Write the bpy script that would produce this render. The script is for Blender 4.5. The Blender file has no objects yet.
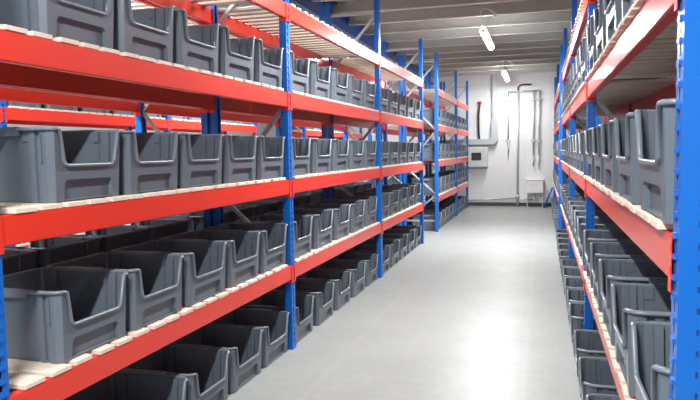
import bpy, bmesh, math, random
from mathutils import Vector, Matrix
random.seed(7)
scene = bpy.context.scene
COL = scene.collection

# ------------------------------------------------------------------ camera
H_EYE, F_PX, YAW, PITCH, ROLL = 1.53953, 646.6, 0.28801, 0.07598, -0.0149
cam_data = bpy.data.cameras.new('camera')
cam = bpy.data.objects.new('camera', cam_data); COL.objects.link(cam)
cam_data.sensor_width = 36.0
cam_data.lens = F_PX/700*36
cam_data.clip_start = 0.05
c, s = math.cos(YAW), math.sin(YAW); cp, sp = math.cos(PITCH), math.sin(PITCH)
right = Vector((c, s, 0)); fwd = Vector((-s*cp, c*cp, -sp)); up = Vector((-s*sp, c*sp, cp))
cr, sr = math.cos(ROLL), math.sin(ROLL)
r2 = cr*right + sr*up; u2 = cr*up - sr*right
M = Matrix((r2, u2, -fwd)).transposed().to_4x4(); M.translation = (0, 0, H_EYE)
cam.matrix_world = M
scene.camera = cam

# ------------------------------------------------------------------ world, lights, exposure
scene.view_settings.view_transform = 'Standard'
scene.view_settings.look = 'None'
scene.view_settings.gamma = 1.0
scene.view_settings.use_curve_mapping = False
scene.view_settings.exposure = 0.36
world = bpy.data.worlds.new('world'); scene.world = world; world.use_nodes = True
world.node_tree.nodes['Background'].inputs[0].default_value = (0.86, 0.93, 1.0, 1)
world.node_tree.nodes['Background'].inputs[1].default_value = 0.16

LAMP_POWER = 215.0
def area_light(name, loc, rot, sx, sy, power, color=(1, 1, 1)):
    d = bpy.data.lights.new(name, 'AREA'); d.shape = 'RECTANGLE'; d.size = sx; d.size_y = sy
    d.energy = power; d.color = color
    o = bpy.data.objects.new(name, d); COL.objects.link(o); o.location = loc; o.rotation_euler = rot
    return o
# soft cool fill light added out of view behind the camera
area_light('rear_fill_light', (-0.7, -4.4, 2.1), (math.radians(86), 0, 0), 6.0, 2.6, 25, (0.92, 0.96, 1.0))

# ------------------------------------------------------------------ materials
def mat(name, color, rough=0.5, metal=0.0, noise=0.0, nscale=8.0, bump=0.0, bscale=60.0, spec=0.5, coat=0.0, stretch=None):
    m = bpy.data.materials.new(name); m.use_nodes = True
    nt = m.node_tree; b = nt.nodes['Principled BSDF']
    b.inputs['Base Color'].default_value = (*color, 1)
    b.inputs['Roughness'].default_value = rough; b.inputs['Metallic'].default_value = metal
    b.inputs['Specular IOR Level'].default_value = spec
    b.inputs['Coat Weight'].default_value = coat; b.inputs['Coat Roughness'].default_value = 0.12
    if noise or bump:
        tc = nt.nodes.new('ShaderNodeTexCoord'); mp = nt.nodes.new('ShaderNodeMapping')
        nt.links.new(tc.outputs['Object'], mp.inputs[0])
        if stretch: mp.inputs['Scale'].default_value = stretch
    if noise:
        n = nt.nodes.new('ShaderNodeTexNoise'); n.inputs['Scale'].default_value = nscale; n.inputs['Detail'].default_value = 6
        nt.links.new(mp.outputs[0], n.inputs[0])
        mix = nt.nodes.new('ShaderNodeMix'); mix.data_type = 'RGBA'
        mix.inputs['A'].default_value = (*[max(0, v*(1-noise)) for v in color], 1)
        mix.inputs['B'].default_value = (*[min(1, v*(1+noise)) for v in color], 1)
        nt.links.new(n.outputs[0], mix.inputs['Factor'])
        nt.links.new(mix.outputs['Result'], b.inputs['Base Color'])
    if bump:
        n2 = nt.nodes.new('ShaderNodeTexNoise'); n2.inputs['Scale'].default_value = bscale
        nt.links.new(mp.outputs[0], n2.inputs[0])
        bp = nt.nodes.new('ShaderNodeBump'); bp.inputs['Strength'].default_value = bump; bp.inputs['Distance'].default_value = 0.002
        nt.links.new(n2.outputs[0], bp.inputs['Height']); nt.links.new(bp.outputs[0], b.inputs['Normal'])
    return m
def emit(name, color, strength):
    m = bpy.data.materials.new(name); m.use_nodes = True
    b = m.node_tree.nodes['Principled BSDF']
    b.inputs['Base Color'].default_value = (*color, 1)
    b.inputs['Emission Color'].default_value = (*color, 1); b.inputs['Emission Strength'].default_value = strength
    return m
M_RED = mat('orange_red_paint', (0.76, 0.036, 0.018), 0.31, noise=0.05, nscale=3, coat=0.2)
M_BLUE = mat('blue_paint', (0.004, 0.122, 0.50), 0.30, noise=0.05, nscale=4)
M_GIRD = mat('dark_blue_paint', (0.008, 0.055, 0.27), 0.45)
M_BIN = mat('grey_plastic', (0.122, 0.144, 0.178), 0.30, noise=0.06, nscale=6, bump=0.12, bscale=220)
M_RIM = mat('grey_plastic_rim', (0.165, 0.192, 0.232), 0.32)
M_WOOD = mat('sawn_pine', (0.74, 0.62, 0.52), 0.7, noise=0.14, nscale=5, bump=0.3, bscale=40, stretch=(1.2, 9, 9))
M_GALV = mat('galvanised_steel', (0.46, 0.48, 0.50), 0.38, metal=0.6, noise=0.1, nscale=20)
M_DARKS = mat('slot_shadow_steel', (0.01, 0.03, 0.14), 0.6)
def floor_mat():
    m = mat('polished_concrete', (0.325, 0.335, 0.330), 0.36, noise=0.10, nscale=1.6, bump=0.10, bscale=9, spec=0.16)
    nt = m.node_tree; b = nt.nodes['Principled BSDF']
    tc = nt.nodes.new('ShaderNodeTexCoord')
    src = b.inputs['Base Color'].links[0].from_socket
    for sc, lo, hi, amt in ((14, 0.42, 0.62, 0.10), (2.6, 0.35, 0.75, 0.10), (90, 0.62, 0.74, 0.16)):
        n = nt.nodes.new('ShaderNodeTexNoise'); n.inputs['Scale'].default_value = sc; n.inputs['Detail'].default_value = 5
        nt.links.new(tc.outputs['Object'], n.inputs[0])
        r = nt.nodes.new('ShaderNodeMapRange'); r.inputs['From Min'].default_value = lo; r.inputs['From Max'].default_value = hi
        r.inputs['To Min'].default_value = 0; r.inputs['To Max'].default_value = amt
        nt.links.new(n.outputs[0], r.inputs['Value'])
        x = nt.nodes.new('ShaderNodeMix'); x.data_type = 'RGBA'; x.inputs['B'].default_value = (0.16, 0.165, 0.165, 1)
        nt.links.new(r.outputs[0], x.inputs['Factor']); nt.links.new(src, x.inputs['A']); src = x.outputs['Result']
    # faint pale wheel track worn along the aisle
    sx = nt.nodes.new('ShaderNodeSeparateXYZ'); nt.links.new(tc.outputs['Object'], sx.inputs[0])
    w = nt.nodes.new('ShaderNodeTexNoise'); w.inputs['Scale'].default_value = 1.7; w.inputs['Detail'].default_value = 3
    nt.links.new(tc.outputs['Object'], w.inputs[0])
    for xc in (-1.42, -0.10):
        a = nt.nodes.new('ShaderNodeMath'); a.operation = 'SUBTRACT'; a.inputs[1].default_value = xc; nt.links.new(sx.outputs[0], a.inputs[0])
        q = nt.nodes.new('ShaderNodeMath'); q.operation = 'ABSOLUTE'; nt.links.new(a.outputs[0], q.inputs[0])
        r = nt.nodes.new('ShaderNodeMapRange'); r.inputs['From Min'].default_value = 0.005; r.inputs['From Max'].default_value = 0.035
        r.inputs['To Min'].default_value = 0.28; r.inputs['To Max'].default_value = 0.0; nt.links.new(q.outputs[0], r.inputs['Value'])
        k = nt.nodes.new('ShaderNodeMath'); k.operation = 'MULTIPLY'; nt.links.new(r.outputs[0], k.inputs[0]); nt.links.new(w.outputs[0], k.inputs[1])
        x = nt.nodes.new('ShaderNodeMix'); x.data_type = 'RGBA'; x.inputs['B'].default_value = (0.44, 0.445, 0.44, 1)
        nt.links.new(k.outputs[0], x.inputs['Factor']); nt.links.new(src, x.inputs['A']); src = x.outputs['Result']
    nt.links.new(src, b.inputs['Base Color'])
    n = nt.nodes.new('ShaderNodeTexNoise'); n.inputs['Scale'].default_value = 3.0; n.inputs['Detail'].default_value = 4
    r = nt.nodes.new('ShaderNodeMapRange'); r.inputs['To Min'].default_value = 0.26; r.inputs['To Max'].default_value = 0.48
    nt.links.new(tc.outputs['Object'], n.inputs[0]); nt.links.new(n.outputs[0], r.inputs['Value']); nt.links.new(r.outputs[0], b.inputs['Roughness'])
    return m
M_FLOOR = floor_mat()
M_WALL = mat('white_wall_paint', (0.74, 0.75, 0.755), 0.55, noise=0.02, nscale=1.2)
M_DECK = mat('ceiling_sheet', (0.45, 0.455, 0.43), 0.6, noise=0.12, nscale=1.5, stretch=(0.3, 2, 1))
M_PURL = mat('purlin_steel', (0.50, 0.505, 0.475), 0.5, metal=0.2, noise=0.12, nscale=3)
M_SKIRT = mat('dark_skirting', (0.05, 0.055, 0.06), 0.5)
M_SEAM = mat('wall_seam', (0.60, 0.61, 0.63), 0.6)
M_CAB = mat('cabinet_grey', (0.56, 0.59, 0.60), 0.45)
M_DUCT = mat('duct_grey', (0.46, 0.50, 0.54), 0.4, metal=0.3)
M_BLACK = mat('black_rubber', (0.015, 0.015, 0.017), 0.5)
M_REDCAP = mat('red_plastic', (0.55, 0.02, 0.06), 0.4)
M_WHITE = mat('white_enamel', (0.82, 0.82, 0.82), 0.35)
M_PIPE = mat('pale_pipe', (0.58, 0.59, 0.61), 0.3, metal=0.4)
M_YEL = mat('yellow_sticker', (0.8, 0.6, 0.03), 0.5)
M_GLASS = mat('dark_window', (0.05, 0.045, 0.045), 0.1)
M_LAMP = emit('lamp_glow', (1.0, 1.0, 1.0), 24.0)

# ------------------------------------------------------------------ mesh helpers
def box(bm, x0, x1, y0, y1, z0, z1, mi=0):
    vs = [bm.verts.new(p) for p in ((x0,y0,z0),(x1,y0,z0),(x1,y1,z0),(x0,y1,z0),(x0,y0,z1),(x1,y0,z1),(x1,y1,z1),(x0,y1,z1))]
    for f in ((0,3,2,1),(4,5,6,7),(0,1,5,4),(1,2,6,5),(2,3,7,6),(3,0,4,7)):
        fc = bm.faces.new([vs[i] for i in f]); fc.material_index = mi
def prism(bm, pts, axis, a, b, mi=0):
    """extrude a closed 2-D outline between a and b along an axis"""
    def P(p, t):
        return (t, p[0], p[1]) if axis == 'x' else (p[0], t, p[1]) if axis == 'y' else (p[0], p[1], t)
    lo = [bm.verts.new(P(p, a)) for p in pts]; hi = [bm.verts.new(P(p, b)) for p in pts]
    n = len(pts)
    for q in (lo[::-1], hi):
        f = bm.faces.new(q); f.material_index = mi
    for i in range(n):
        f = bm.faces.new((lo[i], lo[(i+1) % n], hi[(i+1) % n], hi[i])); f.material_index = mi
def sweep(bm, path, prof, closed=False, mi=0):
    """prof(i)-> list of offsets as (lateral, vertical) using a frame that follows the path"""
    n = len(path); P = [Vector(p) for p in path]; rings = []
    ref = None
    for i in range(n):
        if closed: t = (P[(i+1) % n]-P[i-1])
        else: t = P[min(i+1, n-1)]-P[max(i-1, 0)]
        t.normalize()
        if ref is None:
            ref = Vector((0, 0, 1)) if abs(t.z) < 0.9 else Vector((1, 0, 0))
        a = t.cross(ref); 
        if a.length < 1e-4: a = t.cross(Vector((1, 0, 0)))
        a.normalize(); b = a.cross(t).normalized(); ref = b
        rings.append([bm.verts.new(P[i]+a*u+b*v) for u, v in prof])
    m = len(prof)
    for i in range(n if closed else n-1):
        r, q = rings[i], rings[(i+1) % n]
        for j in range(m):
            f = bm.faces.new((r[j], r[(j+1) % m], q[(j+1) % m], q[j])); f.material_index = mi
            f.smooth = True
    if not closed:
        bm.faces.new(rings[0][::-1]).material_index = mi; bm.faces.new(rings[-1]).material_index = mi
def circ(r, n=8, ry=None): 
    ry = ry or r
    return [(r*math.cos(2*math.pi*k/n), ry*math.sin(2*math.pi*k/n)) for k in range(n)]
def tube(bm, path, r, n=8, mi=0): sweep(bm, path, circ(r, n), mi=mi)
def mesh(name, bm, mats):
    bmesh.ops.recalc_face_normals(bm, faces=bm.faces)
    me = bpy.data.meshes.new(name); bm.to_mesh(me); bm.free()
    for m in (mats if isinstance(mats, (list, tuple)) else [mats]): me.materials.append(m)
    return me
def put(name, me, parent=None, loc=(0, 0, 0), rotz=0.0):
    o = bpy.data.objects.new(name, me); COL.objects.link(o)
    o.location = loc; o.rotation_euler = (0, 0, rotz)
    if parent: o.parent = parent
    return o
def tag(o, label=None, cat=None, group=None, kind=None):
    for k, v in (('label', label), ('category', cat), ('group', group), ('kind', kind)):
        if v: o[k] = v
    return o
def obj(name, bm, mats, parent=None, loc=(0, 0, 0), rotz=0.0):
    return put(name, mesh(name, bm, mats), parent, loc, rotz)
def empty(name, loc, label, cat, group=None):
    o = bpy.data.objects.new(name, None); COL.objects.link(o); o.location = loc; o.empty_display_size = 0.2
    return tag(o, label, cat, group)
def bevel(bm, w, seg=1):
    bmesh.ops.bevel(bm, geom=bm.edges[:], offset=w, segments=seg, affect='EDGES', clamp_overlap=True)

# ------------------------------------------------------------------ the setting
XL, XR, YB, YW, ZC = -8.0, 3.4, -5.0, 17.75, 3.65
def struct(name, bm, m): return tag(obj(name, bm, m), kind='structure')
bm = bmesh.new(); box(bm, XL, XR, YB, YW, -0.12, 0); struct('floor', bm, M_FLOOR)
bm = bmesh.new(); box(bm, XL, XR, YW, YW+0.15, -0.12, ZC+0.1); struct('wall_end', bm, M_WALL)
bm = bmesh.new(); box(bm, XL-0.15, XL, YB, YW+0.15, -0.12, ZC+0.1); struct('wall_left', bm, M_WALL)
bm = bmesh.new(); box(bm, XR, XR+0.15, YB, YW+0.15, -0.12, ZC+0.1); struct('wall_right', bm, M_WALL)
bm = bmesh.new(); box(bm, XL, XR, YB, YW, ZC, ZC+0.1)
struct('ceiling', bm, M_DECK)
bm = bmesh.new(); box(bm, XL, XR, YW-0.02, YW-0.001, 0.001, 0.095); struct('baseboard_end', bm, M_SKIRT)
# joints between the wall panels
for k, (x, w) in enumerate(((-2.9, 0.012), (-1.75, 0.008), (-0.42, 0.008), (0.22, 0.008), (1.35, 0.008))):
    bm = bmesh.new(); box(bm, x, x+w, YW-0.004, YW-0.0005, 0.1, ZC-0.01); struct('trim_%d' % (k+1), bm, M_SEAM)
bm = bmesh.new(); box(bm, XL+0.01, XR-0.01, YW-0.004, YW-0.0005, 2.93, 2.937); struct('trim_6', bm, M_SEAM)
# ceiling joists: Z-shaped steel, web with a bright lower lip
def purlin_mesh(x0, x1):
    bm = bmesh.new()
    zt, zb = ZC-0.002, ZC-0.17
    pts = [(0, zt), (0.06, zt), (0.06, zt-0.006), (0.006, zt-0.006), (0.006, zb), (-0.058, zb), (-0.058, zb+0.018), (-0.052, zb+0.018), (-0.052, zb+0.006), (0, zb+0.006)]
    prism(bm, [(p[0], p[1]) for p in pts], 'x', x0, x1)
    for xx in (x0+0.05, x1-0.05, (x0+x1)/2):     # bolted cleats
        box(bm, xx-0.03, xx+0.03, -0.012, -0.0005, zb+0.02, zt-0.02)
    return mesh('ceiling_joist', bm, M_PURL)
me_r = purlin_mesh(-2.88, XR); me_l = purlin_mesh(XL, -2.93)
for i in range(26):
    y = 17.55 - i*0.855
    if y < YB+0.1: break
    for me, side in ((me_r, 'main'), (me_l, 'second')):
        o = put('ceiling_joist', me, None, (0, y, 0)); tag(o, kind='structure')
# galvanised hanger brackets at the girder and the girder itself
bm = bmesh.new()
zt = ZC-0.003
prism(bm, [(-0.10, zt-0.34), (0.10, zt-0.34), (0.10, zt-0.325), (0.006, zt-0.325), (0.006, zt-0.015), (0.10, zt-0.015), (0.10, zt), (-0.10, zt), (-0.10, zt-0.015), (-0.006, zt-0.015), (-0.006, zt-0.325), (-0.10, zt-0.325)], 'y', YB+0.05, YW-0.001)
g = obj('ceiling_girder', bm, M_GIRD, None, (-2.905, 0, 0)); tag(g, kind='structure')

# ------------------------------------------------------------------ racks
HT = 3.313          # upright height
PW, PD = 0.075, 0.055   # upright width along the aisle, depth
LV = [0.665, 1.327, 1.990, 2.653]   # top of the beams
BH = 0.112; SLT = 0.020; DEPTH = 0.655
def upright_mesh():
    """front face at x=0 looking to +X, body to -PD; a folded channel with two columns of slots"""
    bm = bmesh.new(); t = 0.003
    z0 = 0.004
    # front web: three strips and the bridges between the slots
    sl = 0.013/2; cz = []
    z = 0.06
    while z < HT-0.05: cz.append(z); z += 0.05
    for side in (0,):
        box(bm, -t, 0, -PW/2, -sl, z0, HT); box(bm, -t, 0, sl, PW/2, z0, HT)
        prev = z0
        for zc in cz:
            box(bm, -t, 0, -sl, sl, prev, zc-0.014); prev = zc+0.014
            # lip pressed out above every slot
            box(bm, 0, 0.006, -sl-0.008, sl+0.008, zc+0.014, zc+0.026)
        box(bm, -t, 0, -sl, sl, prev, HT)
    box(bm, -0.02, -0.018, -PW/2+t, PW/2-t, z0, HT, 1)
    # side flanges with small round holes shown as dark square punches
    for sgn in (-1, 1):
        y0, y1 = (-PW/2, -PW/2+t) if sgn < 0 else (PW/2-t, PW/2)
        box(bm, -PD, -t, y0, y1, z0, HT)
        ym = -PW/2-0.0004 if sgn < 0 else PW/2+0.0004
        for zc in cz:
            for xx in (-PD+0.012,):
                vs = [bm.verts.new((xx+dx, ym, zc+dz)) for dx, dz in ((-0.003, -0.007), (0.003, -0.007), (0.003, 0.007), (-0.003, 0.007))]
                f = bm.faces.new(vs); f.material_index = 1
        yy0, yy1 = (-PW/2+t, -PW/2+0.02) if sgn < 0 else (PW/2-0.02, PW/2-t)
        box(bm, -PD, -PD+t, yy0, yy1, z0, HT)
    me = mesh('upright', bm, [M_BLUE, M_DARKS]); return me
ME_UP = upright_mesh()
bm = bmesh.new(); box(bm, -PD-0.012, 0.004, -0.041, 0.041, 0.0006, 0.0038); bevel(bm, 0.001); ME_FOOT = mesh('foot_plate', bm, M_BLUE)
def brace_mesh(z0, z1):
    bm = bmesh.new()
    a = Vector((-0.045, 0, z0)); b = Vector((-DEPTH+0.045, 0, z1)); d = (b-a).normalized(); n = Vector((-d.z, 0, d.x))
    w = 0.016; t = 0.010
    pts = [a+n*w, b+n*w, b-n*w, a-n*w]
    lo = [bm.verts.new((p.x, -t, p.z)) for p in pts]; hi = [bm.verts.new((p.x, t, p.z)) for p in pts]
    bm.faces.new(lo[::-1]); bm.faces.new(hi)
    for i in range(4): bm.faces.new((lo[i], lo[(i+1) % 4], hi[(i+1) % 4], hi[i]))
    bevel(bm, 0.003)
    return mesh('brace', bm, M_GALV)
BR = [(0.18, 0.18), (0.20, 0.66), (0.68, 1.20), (1.22, 1.86), (2.48, 1.88), (2.50, 3.12), (3.15, 3.15)]
BR = [brace_mesh(*b) for b in [(0.20, 0.20), (0.68, 0.24), (0.70, 1.20), (1.88, 1.22), (1.90, 2.48), (3.13, 2.50), (3.16, 3.16)]]
def beam_mesh(L):
    bm = bmesh.new()     # box beam with a stepped inner ledge for the boards
    pts = [(0, 0), (0, -BH), (-0.045, -BH), (-0.045, -0.001), ]
    x1 = 0.003
    prism(bm, [(x1, -0.001), (x1, -BH), (x1-0.042, -BH), (x1-0.042, -0.001)], 'y', PW/2+0.004, L-PW/2-0.004)
    bevel(bm, 0.0035, 2)
    for f in bm.faces: f.smooth = False
    return mesh('beam', bm, M_RED)
def connector_mesh():
    """hooked end plate for the beam end next to an upright standing at y=0 (beam side +y)"""
    bm = bmesh.new()
    box(bm, -0.048, 0.006, PW/2+0.0004, PW/2+0.0038, -BH-0.024, -0.002)
    box(bm, 0.0062, 0.0082, 0.0105, PW/2+0.0038, -BH-0.024, -0.002)
    for z in (-0.03, -0.085): box(bm, 0.0082, 0.0100, 0.013, 0.024, z-0.010, z+0.010)
    return mesh('connector', bm, M_RED)
ME_CON = connector_mesh()
bm = bmesh.new(); bm.from_mesh(ME_CON)
bmesh.ops.scale(bm, vec=(1, -1, 1), verts=bm.verts); bmesh.ops.reverse_faces(bm, faces=bm.faces)
ME_CON2 = mesh('connector', bm, M_RED)
def deck_mesh(L, w=0.112, pitch=0.14, seed=1, ext=0.0):
    r = random.Random(seed)
    bm = bmesh.new(); n = int((L-PW-0.03)/pitch); start = (L-(n-1)*pitch)/2
    for k in range(n):
        y = start+k*pitch+r.uniform(-.006, .006); ww = w/2+r.uniform(-.004, .004)
        e = r.uniform(-.004, .004)
        a = [(0.004+ext+e, y-ww), (0.004+ext+e, y+ww), (-DEPTH+0.006-e, y+ww), (-DEPTH+0.006-e, y-ww)]
        if k == 0 or k == n-1: a = [(p[0] if p[0] > -0.1 else p[0], p[1]) for p in a]
        prism(bm, a, 'z', 0.0005, SLT+r.uniform(-.001, 0))
    bevel(bm, 0.0018)
    return mesh('slatted_deck', bm, M_WOOD)
CACHE = {}
def cached(key, fn):
    if key not in CACHE: CACHE[key] = fn()
    return CACHE[key]
def rack(x, ys, face, label, levels=(0, 1, 2, 3), LV=LV, ext=0.0):
    """face=+1 looks towards +X (front at x, body to -X); face=-1 mirrored by half turn"""
    root = empty('pallet_rack', (x, ys[0], 0), label, 'rack')
    rz = 0.0 if face > 0 else math.pi
    def P(dx, y, z): return (dx*face, y-ys[0], z)
    for y in ys:
        for back in (0, 1):
            o = put('upright', ME_UP, root, P(-DEPTH if back else 0, y, 0), rz+(math.pi if back else 0))
            put('foot_plate', ME_FOOT, o, (0, 0, 0))
        for me in BR: put('brace', me, root, P(0, y, 0), rz)
    for a, b in zip(ys[:-1], ys[1:]):
        L = b-a
        me = cached(('beam', round(L, 3)), lambda: beam_mesh(L))
        for k in levels:
            for back in (0, 1):
                # a beam runs from its own origin along +Y in its own frame
                turn = (face < 0) != bool(back)
                o = put('beam', me, root, P(-DEPTH if back else 0, b if turn else a, LV[k]), math.pi if turn else 0)
                put('connector', ME_CON, o, (0, 0, 0)); put('connector', ME_CON2, o, (0, L, 0))
            w = 0.070 if k == 3 else 0.106
            dk = cached(('deck', round(L, 3), k, ext), lambda: deck_mesh(L, w, 0.14, 10+k, ext))
            put('slatted_deck', dk, root, P(0, a if face > 0 else b, LV[k]), rz)
    return root
DL = 1.845; DR = 0.305
YA = [1.803, 4.639, 7.560, 10.450]; YA2 = [12.05, 14.95, 17.25]
YRs = [1.662, 4.834, 7.593, 10.352]; YR2 = [11.953, 14.712, 17.30]
XB = -DL-2*DEPTH-0.026       # aisle face of the back-to-back rack
XC = -4.80
LVB = [LV[0]+0.030]+LV[1:]      # the boards of the rack behind sit a little higher
YC = [2.10, 4.90, 7.70, 10.50]; YC2 = [12.95, 15.76, 17.45]
rack(-DL, YA, 1, 'long blue and orange rack with empty top boards, left of the aisle nearest the camera')
rack(-DL, YA2, 1, 'shorter blue and orange rack on the left standing against the end wall beyond the gap')
rack(XB, YA, -1, 'blue and orange rack standing back to back behind the long left rack', LV=LVB)
rack(XB, YA2, -1, 'blue and orange rack standing back to back behind the far left rack', LV=LVB)
rack(XC, YC, 1, 'blue and orange rack across the second aisle, seen through the left rack')
rack(XC, YC2, 1, 'farther rack across the second aisle, close to the end wall')
rack(DR, YRs, -1, 'long blue and orange rack on the right, its blue post at the frame edge', ext=0.018)
rack(DR, YR2, -1, 'shorter blue and orange rack on the right near the end wall', ext=0.018)
rack(DR+2*DEPTH+0.026, YRs, 1, 'blue and orange rack back to back behind the long right rack')

# ------------------------------------------------------------------ storage bins
BW, BD, BHT = 0.462, 0.50, 0.298
def bin_meshes(W, D, Hh):
    bm = bmesh.new(); t = 0.005; h = W/2
    # U-shaped wall: right front corner -> back -> left front corner, with pressed ribs
    half = [(-0.014, 0.60), (-0.028, 0.98), (-0.058, 0.985), (-0.060, 0.925), (-0.082, 0.925), (-0.084, 0.985), (-0.112, 0.985), (-0.115, 0.94),
            (-0.372, 0.94), (-0.375, 0.985), (-0.398, 0.985), (-0.400, 0.925), (-0.446, 0.925), (-0.448, 0.985), (-0.486, 0.985), (-0.498, 0.93)]
    half[0] = (-0.003, 0.915)
    path = [(x, f*h) for x, f in half]
    back = [(-D, 0.80*h), (-D, 0.45*h), (-D+0.006, 0.43*h), (-D+0.006, -0.43*h), (-D, -0.45*h), (-D, -0.80*h)]
    loop = path+back+[(x, -y) for x, y in path[::-1]]
    def taper(p, z): k = 1-0.045*(1-z/Hh); return ((p[0]+D/2)*k-D/2, p[1]*k, z)
    n = len(loop); cols = []
    cen = Vector((-D/2, 0))
    for i, p in enumerate(loop):
        a = Vector(loop[max(i-1, 0)]); b = Vector(loop[min(i+1, n-1)]); tg = (b-a).normalized(); nr = Vector((-tg.y, tg.x))
        if nr.dot(cen-Vector(p)) < 0: nr = -nr
        q = (p[0]+nr.x*t, p[1]+nr.y*t)
        cols.append([bm.verts.new(taper(p, 0.0)), bm.verts.new(taper(p, Hh)), bm.verts.new(taper(q, Hh)), bm.verts.new(taper(q, 0.0))])
    for i in range(n-1):
        A, B = cols[i], cols[i+1]
        for j in range(4): bm.faces.new((A[j], A[(j+1) % 4], B[(j+1) % 4], B[j]))
    bm.faces.new(cols[0]); bm.faces.new(cols[-1][::-1])
    # bottom
    k0 = 0.955
    out = [taper(p, 0) for p in ((-0.004, 0.91*h), (-0.03, 0.97*h), (-D+0.02, 0.94*h), (-D+0.004, 0.8*h), (-D+0.004, -0.8*h), (-D+0.02, -0.94*h), (-0.03, -0.97*h), (-0.004, -0.91*h))]
    prism(bm, [(p[0], p[1]) for p in out], 'z', 0.004, 0.009)
    # front wall with the pick opening and the pressed foot panel
    wf = 0.915*h; nt_, nb = 0.83*h, 0.66*h; nz = 0.50*Hh
    rt, rb, rz = 0.66*h, 0.72*h, 0.30*Hh
    outline = [(-wf, 0), (-wf, Hh), (-nt_, Hh), (-nb-0.012, nz+0.012), (-nb+0.004, nz), (nb-0.004, nz), (nb+0.012, nz+0.012), (nt_, Hh), (wf, Hh), (wf, 0),
               (rb, 0), (rt+0.004, rz-0.012), (rt-0.012, rz), (-rt+0.012, rz), (-rt-0.004, rz-0.012), (-rb, 0)]
    def fx(x, y, z): return taper((x, y), z)
    for xo in ((0.0, -t),):
        lo = [bm.verts.new(fx(xo[0], y, z)) for y, z in outline]; hi = [bm.verts.new(fx(xo[1], y, z)) for y, z in outline]
        bm.faces.new(lo); bm.faces.new(hi[::-1])
        for i in range(len(outline)):
            j = (i+1) % len(outline); bm.faces.new((lo[i], hi[i], hi[j], lo[j]))
    rec = outline[10:]
    din = -0.020
    lo = [bm.verts.new(fx(0.0, y, z)) for y, z in rec]; hi = [bm.verts.new(fx(din, y*0.985, z-0.002 if z > 0 else 0)) for y, z in rec]
    bm.faces.new(hi)
    for i in range(len(rec)-1): bm.faces.new((lo[i], lo[i+1], hi[i+1], hi[i]))
    # thin upright ridge on each side of the front shoulders, and inner stacking lugs
    for sgn in (-1, 1):
        a = sgn*0.955*h
        box(bm, -0.055, -0.049, min(a, a+sgn*0.012), max(a, a+sgn*0.012), Hh*0.55, Hh*0.93)
        for xx in (-0.13, -D+0.09):
            box(bm, xx-0.018, xx+0.018, min(a, a-sgn*0.016), max(a, a-sgn*0.016), Hh-0.05, Hh-0.002)
    body = mesh('storage_bin', bm, M_BIN)
    # rim: rounded band round the top edge that dips along the opening
    bm = bmesh.new(); z = Hh
    o = 0.004
    rp = [(0.004, nt_-0.004, z), (0.004, nb+0.014, nz+0.020), (0.004, nb+0.002, nz+0.003), (0.004, nb-0.014, nz),
          (0.004, 0.0, nz), (0.004, -nb+0.014, nz), (0.004, -nb-0.002, nz+0.003), (0.004, -nb-0.014, nz+0.020), (0.004, -nt_+0.004, z)]
    rp = [taper((p[0], p[1]), p[2]) for p in rp]
    rp[0] = (rp[0][0], rp[0][1], z-0.004); rp[-1] = (rp[-1][0], rp[-1][1], z-0.004)
    rest = [(0.003, -nt_-0.010, z), (0.001, -wf, z), (-0.020, -0.985*h, z), (-0.05, -h-o, z), (-D+0.03, -h-o, z), (-D-0.004, -0.93*h, z), (-D-0.006, 0, z),
            (-D-0.004, 0.93*h, z), (-D+0.03, h+o, z), (-0.05, h+o, z), (-0.020, 0.985*h, z), (0.001, wf, z), (0.003, nt_+0.010, z)]
    sweep(bm, rp+rest, [(0.0065, 0.006), (0, 0.009), (-0.0065, 0.006), (-0.0065, -0.006), (0, -0.009), (0.0065, -0.006)], closed=True)
    for sgn in (-1, 1):     # deeper grip along the middle of each side
        a = sgn*(h+o)
        box(bm, -D*0.70, -D*0.30, min(a-sgn*0.006, a+sgn*0.009), max(a-sgn*0.006, a+sgn*0.009), Hh-0.026, Hh+0.010)
    rim = mesh('rim', bm, M_RIM)
    return body, rim
BODY, RIM = bin_meshes(BW, BD, BHT)
ORD = ['first', 'second', 'third', 'fourth', 'fifth', 'sixth']
LEVN = ['floor under the %s', "lowest shelf of the %s", "second shelf up of the %s", "third shelf up of the %s"]
proto = put('storage_bin', BODY); proto_rim = put('rim', RIM, proto)
first = [True]
def place_bin(x, y, z, rz, label, group):
    if first[0]: o = proto; first[0] = False
    else:
        o = proto.copy(); COL.objects.link(o)
        q = proto_rim.copy(); COL.objects.link(q); q.parent = o
    o.location = (x, y, z); o.rotation_euler = (0, 0, rz)
    tag(o, label, 'storage bin', group)
def row(x, face, ys, rackname, bayname, level, n, start, pitch, inset, adj='grey', jitter=0.003, LV=LV):
    """n bins from y=start, x is the rack face, inset = how far the bin front stands behind it"""
    z = 0.0012 if level == 0 else LV[level-1]+SLT+0.0006
    grp = 'bins on the '+LEVN[level] % rackname
    for k in range(n):
        yy = start+BW/2+k*pitch+random.uniform(-jitter, jitter)
        xx = x-face*(inset+random.uniform(0, jitter))
        rz = (0 if face > 0 else math.pi)+random.uniform(-0.008, 0.008)
        place = LEVN[level] % rackname
        lab = '%s bin, %s, %s, %s along' % (adj, place, bayname, ORD[k])
        place_bin(xx, yy, z, rz, lab, grp)
BAY = ['near bay', 'middle bay', 'far bay']
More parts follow.
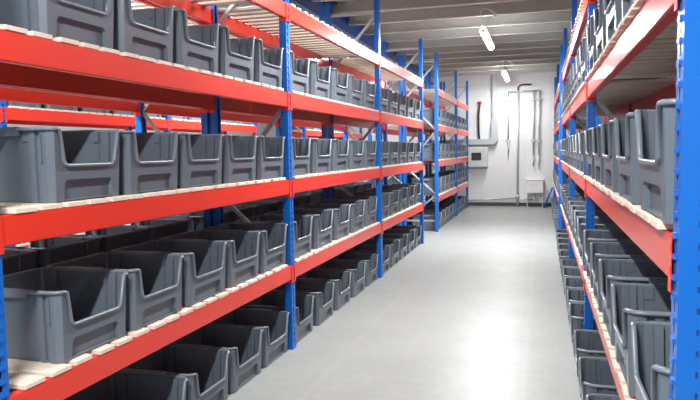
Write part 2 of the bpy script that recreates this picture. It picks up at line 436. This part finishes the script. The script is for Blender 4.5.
for lv in range(4):
    row(-DL, 1, YA, 'long left rack', BAY[0], lv, 5, 2.130, 0.499, 0.016)
    for b in (1, 2):
        row(-DL, 1, YA, 'long left rack', BAY[b], lv, 5, YA[b]+0.070, 0.565, 0.016)
    row(-DL, 1, YA2, 'far left rack', 'near bay', lv, 5, YA2[0]+0.065, 0.565, 0.02)
    row(-DL, 1, YA2, 'far left rack', 'end bay', lv, 4, YA2[1]+0.065, 0.56, 0.02)
    row(DR, -1, YRs, 'long right rack', BAY[0], lv, 5, 1.718, 0.598, -0.022 if lv else -0.075)
    for b in (1, 2):
        row(DR, -1, YRs, 'long right rack', BAY[b], lv, 5, YRs[b]+0.075, 0.53, -0.022 if lv else -0.075)
    row(DR, -1, YR2, 'far right rack', 'near bay', lv, 5, YR2[0]+0.075, 0.53, -0.02 if lv else -0.06)
    row(DR, -1, YR2, 'far right rack', 'end bay', lv, 4, YR2[1]+0.075, 0.56, -0.02 if lv else -0.06)
for lv in (0, 1):
    for b in range(3):
        row(XB, -1, YA, 'rack behind the left one', BAY[b], lv, 5, YA[b]+0.10, 0.53, 0.03, 'shaded', LV=LVB)
    row(XB, -1, YA2, 'rack behind the far left one', 'near bay', lv, 5, YA2[0]+0.10, 0.53, 0.03, 'shaded', LV=LVB)
for lv in (1, 3):
    for b in (1, 2):
        row(XC, 1, YC, 'rack across the second aisle', BAY[b], lv, 5, YC[b]+0.09, 0.54, 0.03)
    row(XC, 1, YC2, 'rack beyond it', 'near bay', lv, 5, YC2[0]+0.09, 0.54, 0.03)

# ------------------------------------------------------------------ hanging lamps over the aisles
def lamp_meshes():
    L = 1.65
    bm = bmesh.new(); r = 0.050
    sweep(bm, [(0, -L/2+0.03, 0), (0, L/2-0.03, 0)], circ(r, 16)); dif = mesh('tube_diffuser', bm, M_LAMP)
    bm = bmesh.new(); sweep(bm, [(0, -0.03, 0), (0, 0.03, 0)], circ(0.030, 16)); bevel(bm, 0.003); cap = mesh('end_cap', bm, M_WHITE)
    bm = bmesh.new(); box(bm, -0.03, 0.03, -L/2+0.05, L/2-0.05, r*0.85, r+0.02); bevel(bm, 0.004); hs = mesh('housing', bm, M_WHITE)
    bm = bmesh.new()
    zt = ZC-0.175-3.28
    for y in (-0.3, 0.3): tube(bm, [(0, y, r+0.015), (0, y, ZC-3.28+0.002)], 0.0035, 6)
    wires = mesh('hanger_wire', bm, M_GALV)
    bm = bmesh.new()
    pts = [(0, -0.83, 0.02), (0.0, -1.0, 0.07), (0.0, -1.25, 0.14), (0.02, -1.40, 0.18), (0.07, -1.45, 0.192), (0.14, -1.38, 0.18), (0.20, -1.28, 0.15)]
    tube(bm, pts, 0.006, 8); cable = mesh('cable', bm, M_WHITE)
    bm = bmesh.new(); box(bm, 0.175, 0.235, -1.31, -1.23, 0.10, 0.15); bevel(bm, 0.012, 2); plug = mesh('plug_socket', bm, M_WHITE)
    return dif, cap, hs, wires, cable, plug, L
LM = lamp_meshes()
def lamp(x, y, label, group=None, power=1.0):
    root = empty('hanging_tube_lamp', (x, y, 3.28), label, 'lamp', group)
    put('tube_diffuser', LM[0], root)
    for sgn in (-1, 1): put('end_cap', LM[1], root, (0, sgn*LM[6]/2, 0))
    put('housing', LM[2], root); put('hanger_wire', LM[3], root)
    cb = put('cable', LM[4], root); put('plug_socket', LM[5], cb)
    l = area_light('lamp_light', (0, 0, -0.05), (0, 0, 0), 0.08, LM[6], LAMP_POWER*power, (0.97, 1.0, 0.98)); l.parent = root
lamp(-0.84, 10.72, 'glowing white tube lamp hung from the ceiling over the aisle, nearer and larger one')
lamp(-0.84, 16.30, 'glowing white tube lamp near the end wall, farther and smaller one', power=0.22)
lamp(-0.84, 5.15, 'glowing white tube lamp over the near half of the aisle, above the picture', power=0.55)
lamp(-0.84, -0.20, 'glowing white tube lamp over the aisle behind the camera', power=0.85)
lamp(-3.98, 3.2, 'glowing tube lamp over the second aisle, nearest of its row', power=0.7)
lamp(-3.98, 8.6, 'glowing tube lamp over the second aisle, middle of its row', power=0.7)
lamp(-3.98, 14.2, 'glowing tube lamp over the second aisle, farthest of its row', power=0.7)

# ------------------------------------------------------------------ end wall equipment
Y0 = YW-0.001
# grey electrical cabinet with a window
r = empty('electrical_cabinet', (-1.66, Y0, 1.05), 'grey electrical cabinet with dark window on the white end wall', 'cabinet')
bm = bmesh.new(); box(bm, -0.36, 0.29, -0.22, 0, 0, 0.54); bevel(bm, 0.008, 2); obj('body', bm, M_CAB, r)
bm = bmesh.new(); box(bm, -0.34, 0.27, -0.232, -0.2205, 0.015, 0.525); bevel(bm, 0.004); d = obj('door', bm, M_CAB, r)
bm = bmesh.new(); box(bm, -0.13, 0.13, -0.245, -0.2325, 0.19, 0.39); bevel(bm, 0.012, 2); w = obj('window_frame', bm, M_BLACK, d)
bm = bmesh.new(); box(bm, -0.10, 0.105, -0.249, -0.2455, 0.215, 0.365); obj('pane', bm, M_GLASS, r)
bm = bmesh.new(); box(bm, -0.235, -0.165, -0.2345, -0.2325, 0.445, 0.48); obj('sticker', bm, M_YEL, d)
# duct: level run, elbow, riser, reducer and narrow riser
r = empty('cable_trunking', (-1.2, Y0, 1.64), 'grey metal trunking running along the wall then turning up to the ceiling', 'trunking')
bm = bmesh.new(); box(bm, -2.2, -0.16, -0.16, 0, 0.01, 0.16); bevel(bm, 0.004); obj('level_run', bm, M_DUCT, r)
bm = bmesh.new(); prism(bm, [(-0.1595, 0.01), (0.0, 0.01), (0.09, 0.12), (0.09, 0.24), (-0.08, 0.24), (-0.08, 0.2), (-0.1595, 0.16)], 'y', -0.161, 0); bevel(bm, 0.003); obj('elbow', bm, M_DUCT, r)
bm = bmesh.new(); box(bm, -0.08, 0.09, -0.16, 0, 0.2405, 0.60); prism(bm, [(-0.08, 0.60), (0.09, 0.60), (0.055, 0.68), (-0.05, 0.68)], 'y', -0.158, 0); obj('riser', bm, M_DUCT, r)
bm = bmesh.new(); box(bm, -0.05, 0.055, -0.12, 0, 0.681, ZC-1.64-0.18); obj('narrow_riser', bm, M_DUCT, r)
# black hose with a red cap
r = empty('rubber_hose', (-1.60, Y0, 1.801), 'black hose with a red cap standing up above the trunking', 'hose')
bm = bmesh.new(); tube(bm, [(0.0, -0.05, 0.001), (-0.012, -0.05, 0.15), (-0.02, -0.05, 0.4), (-0.02, -0.05, 0.65), (0.01, -0.05, 0.93)], 0.028, 10); obj('hose', bm, M_BLACK, r)
bm = bmesh.new(); sweep(bm, [(0.01, -0.05, 0.925), (0.012, -0.05, 1.0)], circ(0.055, 14)); bevel(bm, 0.01, 2); obj('cap', bm, M_REDCAP, r)
# three vertical pale pipes under one header plus the full height drop pipe
r = empty('pipe_manifold', (-0.46, Y0, 3.03), 'pale pipe manifold with drop pipes and valves on the end wall', 'pipework')
bm = bmesh.new(); tube(bm, [(-0.39, -0.06, 0), (0.40, -0.06, 0)], 0.020, 10); obj('header_pipe', bm, M_PIPE, r)
for px, zb in ((-0.385, 1.34), (0.255, 1.0), (0.395, 1.0)):
    L = 3.03-zb
    bm = bmesh.new(); tube(bm, [(px, -0.06, 0), (px, -0.06, -L+0.35)], 0.021, 10); q = obj('drop_pipe', bm, M_PIPE, r)
    bm = bmesh.new(); tube(bm, [(px, -0.06, -L+0.36), (px+0.012, -0.06, -L+0.2), (px, -0.06, -L+0.08)], 0.017, 8)
    sweep(bm, [(px, -0.06, -L+0.08), (px+0.005, -0.06, -L)], circ(0.010, 8)); obj('nozzle', bm, M_GALV, q)
    bm = bmesh.new(); zc = 1.74-3.03; tube(bm, [(px-0.07, -0.06, zc), (px+0.07, -0.06, zc)], 0.014, 8); sweep(bm, [(px, -0.085, zc), (px, -0.035, zc)], circ(0.035, 12)); obj('valve', bm, M_GALV, q)
    bm = bmesh.new(); box(bm, px-0.07, px+0.07, -0.08, -0.0005, -0.24, -0.21); obj('bracket', bm, M_GALV, q)
r = empty('drop_pipe', (-0.60, Y0, 0.05), 'full height pale vertical pipe down the end wall to the floor', 'pipe')
bm = bmesh.new(); tube(bm, [(0, -0.055, 0), (0, -0.055, 2.935)], 0.030, 12); obj('pipe', bm, M_PIPE, r)
bm = bmesh.new(); sweep(bm, [(0, -0.055, 0.16), (0, -0.055, 0.26)], circ(0.048, 12)); obj('joint', bm, M_PIPE, r)
bm = bmesh.new(); tube(bm, [(0.0, -0.055, 0), (0, -0.055, 0.13), (0.08, -0.055, 0.17), (0.4, -0.055, 0.17)], 0.022, 10); tube(bm, [(-1.9, -0.04, 0.11), (-0.03, -0.045, 0.20)], 0.022, 10)
lo = tag(obj('floor_level_pipe', bm, M_PIPE, None, (-0.60, Y0, 0.02)), 'pale pipe running just above the skirting to the left and right', 'pipe')
bm = bmesh.new(); tube(bm, [(-0.10, -0.05, -0.02), (-0.09, -0.06, 0.07), (-0.03, -0.08, 0.12), (0.08, -0.08, 0.13), (0.24, -0.06, 0.12)], 0.018, 8)
tag(obj('black_hose', bm, M_BLACK, None, (-0.50, Y0, 3.072)), 'short black hose bowed over the top of the pipe manifold', 'hose')
# wash basin box on legs
r = empty('wash_basin', (-0.155, Y0, 0.0), 'white basin box on thin legs against the end wall', 'basin')
bm = bmesh.new(); box(bm, -0.215, 0.215, -0.30, -0.004, 0.37, 0.70); bevel(bm, 0.012, 2); b = obj('basin', bm, M_WHITE, r)
bm = bmesh.new(); box(bm, -0.225, 0.225, -0.31, -0.003, 0.70, 0.72); obj('top_edge', bm, M_WHITE, b)
bm = bmesh.new(); box(bm, -0.215, 0.215, -0.303, -0.3005, 0.60, 0.612); obj('seam', bm, M_SEAM, b)
for px in (-0.20, 0.185):
    for py in (-0.29, -0.06):
        bm = bmesh.new(); box(bm, px, px+0.018, py, py+0.018, 0.001, 0.3695); obj('leg', bm, M_PIPE, r)
bm = bmesh.new(); tube(bm, [(0, -0.15, 0.3695), (0, -0.15, 0.2), (0.03, -0.15, 0.16), (0.06, -0.15, 0.2), (0.06, -0.06, 0.22)], 0.018, 8); obj('waste_pipe', bm, M_PIPE, r)
# blue raking strut with foot plate at the last right frame
r = empty('blue_strut', (0.09, 17.37, 0.0), 'blue raking strut with foot plate bracing the far end of the right rack', 'strut')
bm = bmesh.new(); a = Vector((0.0, 0, 0.012)); b = Vector((0.185, 0, 0.52)); sweep(bm, [a, b], [(0.03, 0.025), (-0.03, 0.025), (-0.03, -0.025), (0.03, -0.025)]); obj('bar', bm, M_BLUE, r)
bm = bmesh.new(); box(bm, -0.06, 0.06, -0.05, 0.05, 0.0008, 0.008); bevel(bm, 0.002); obj('foot_plate', bm, M_BLUE, r)
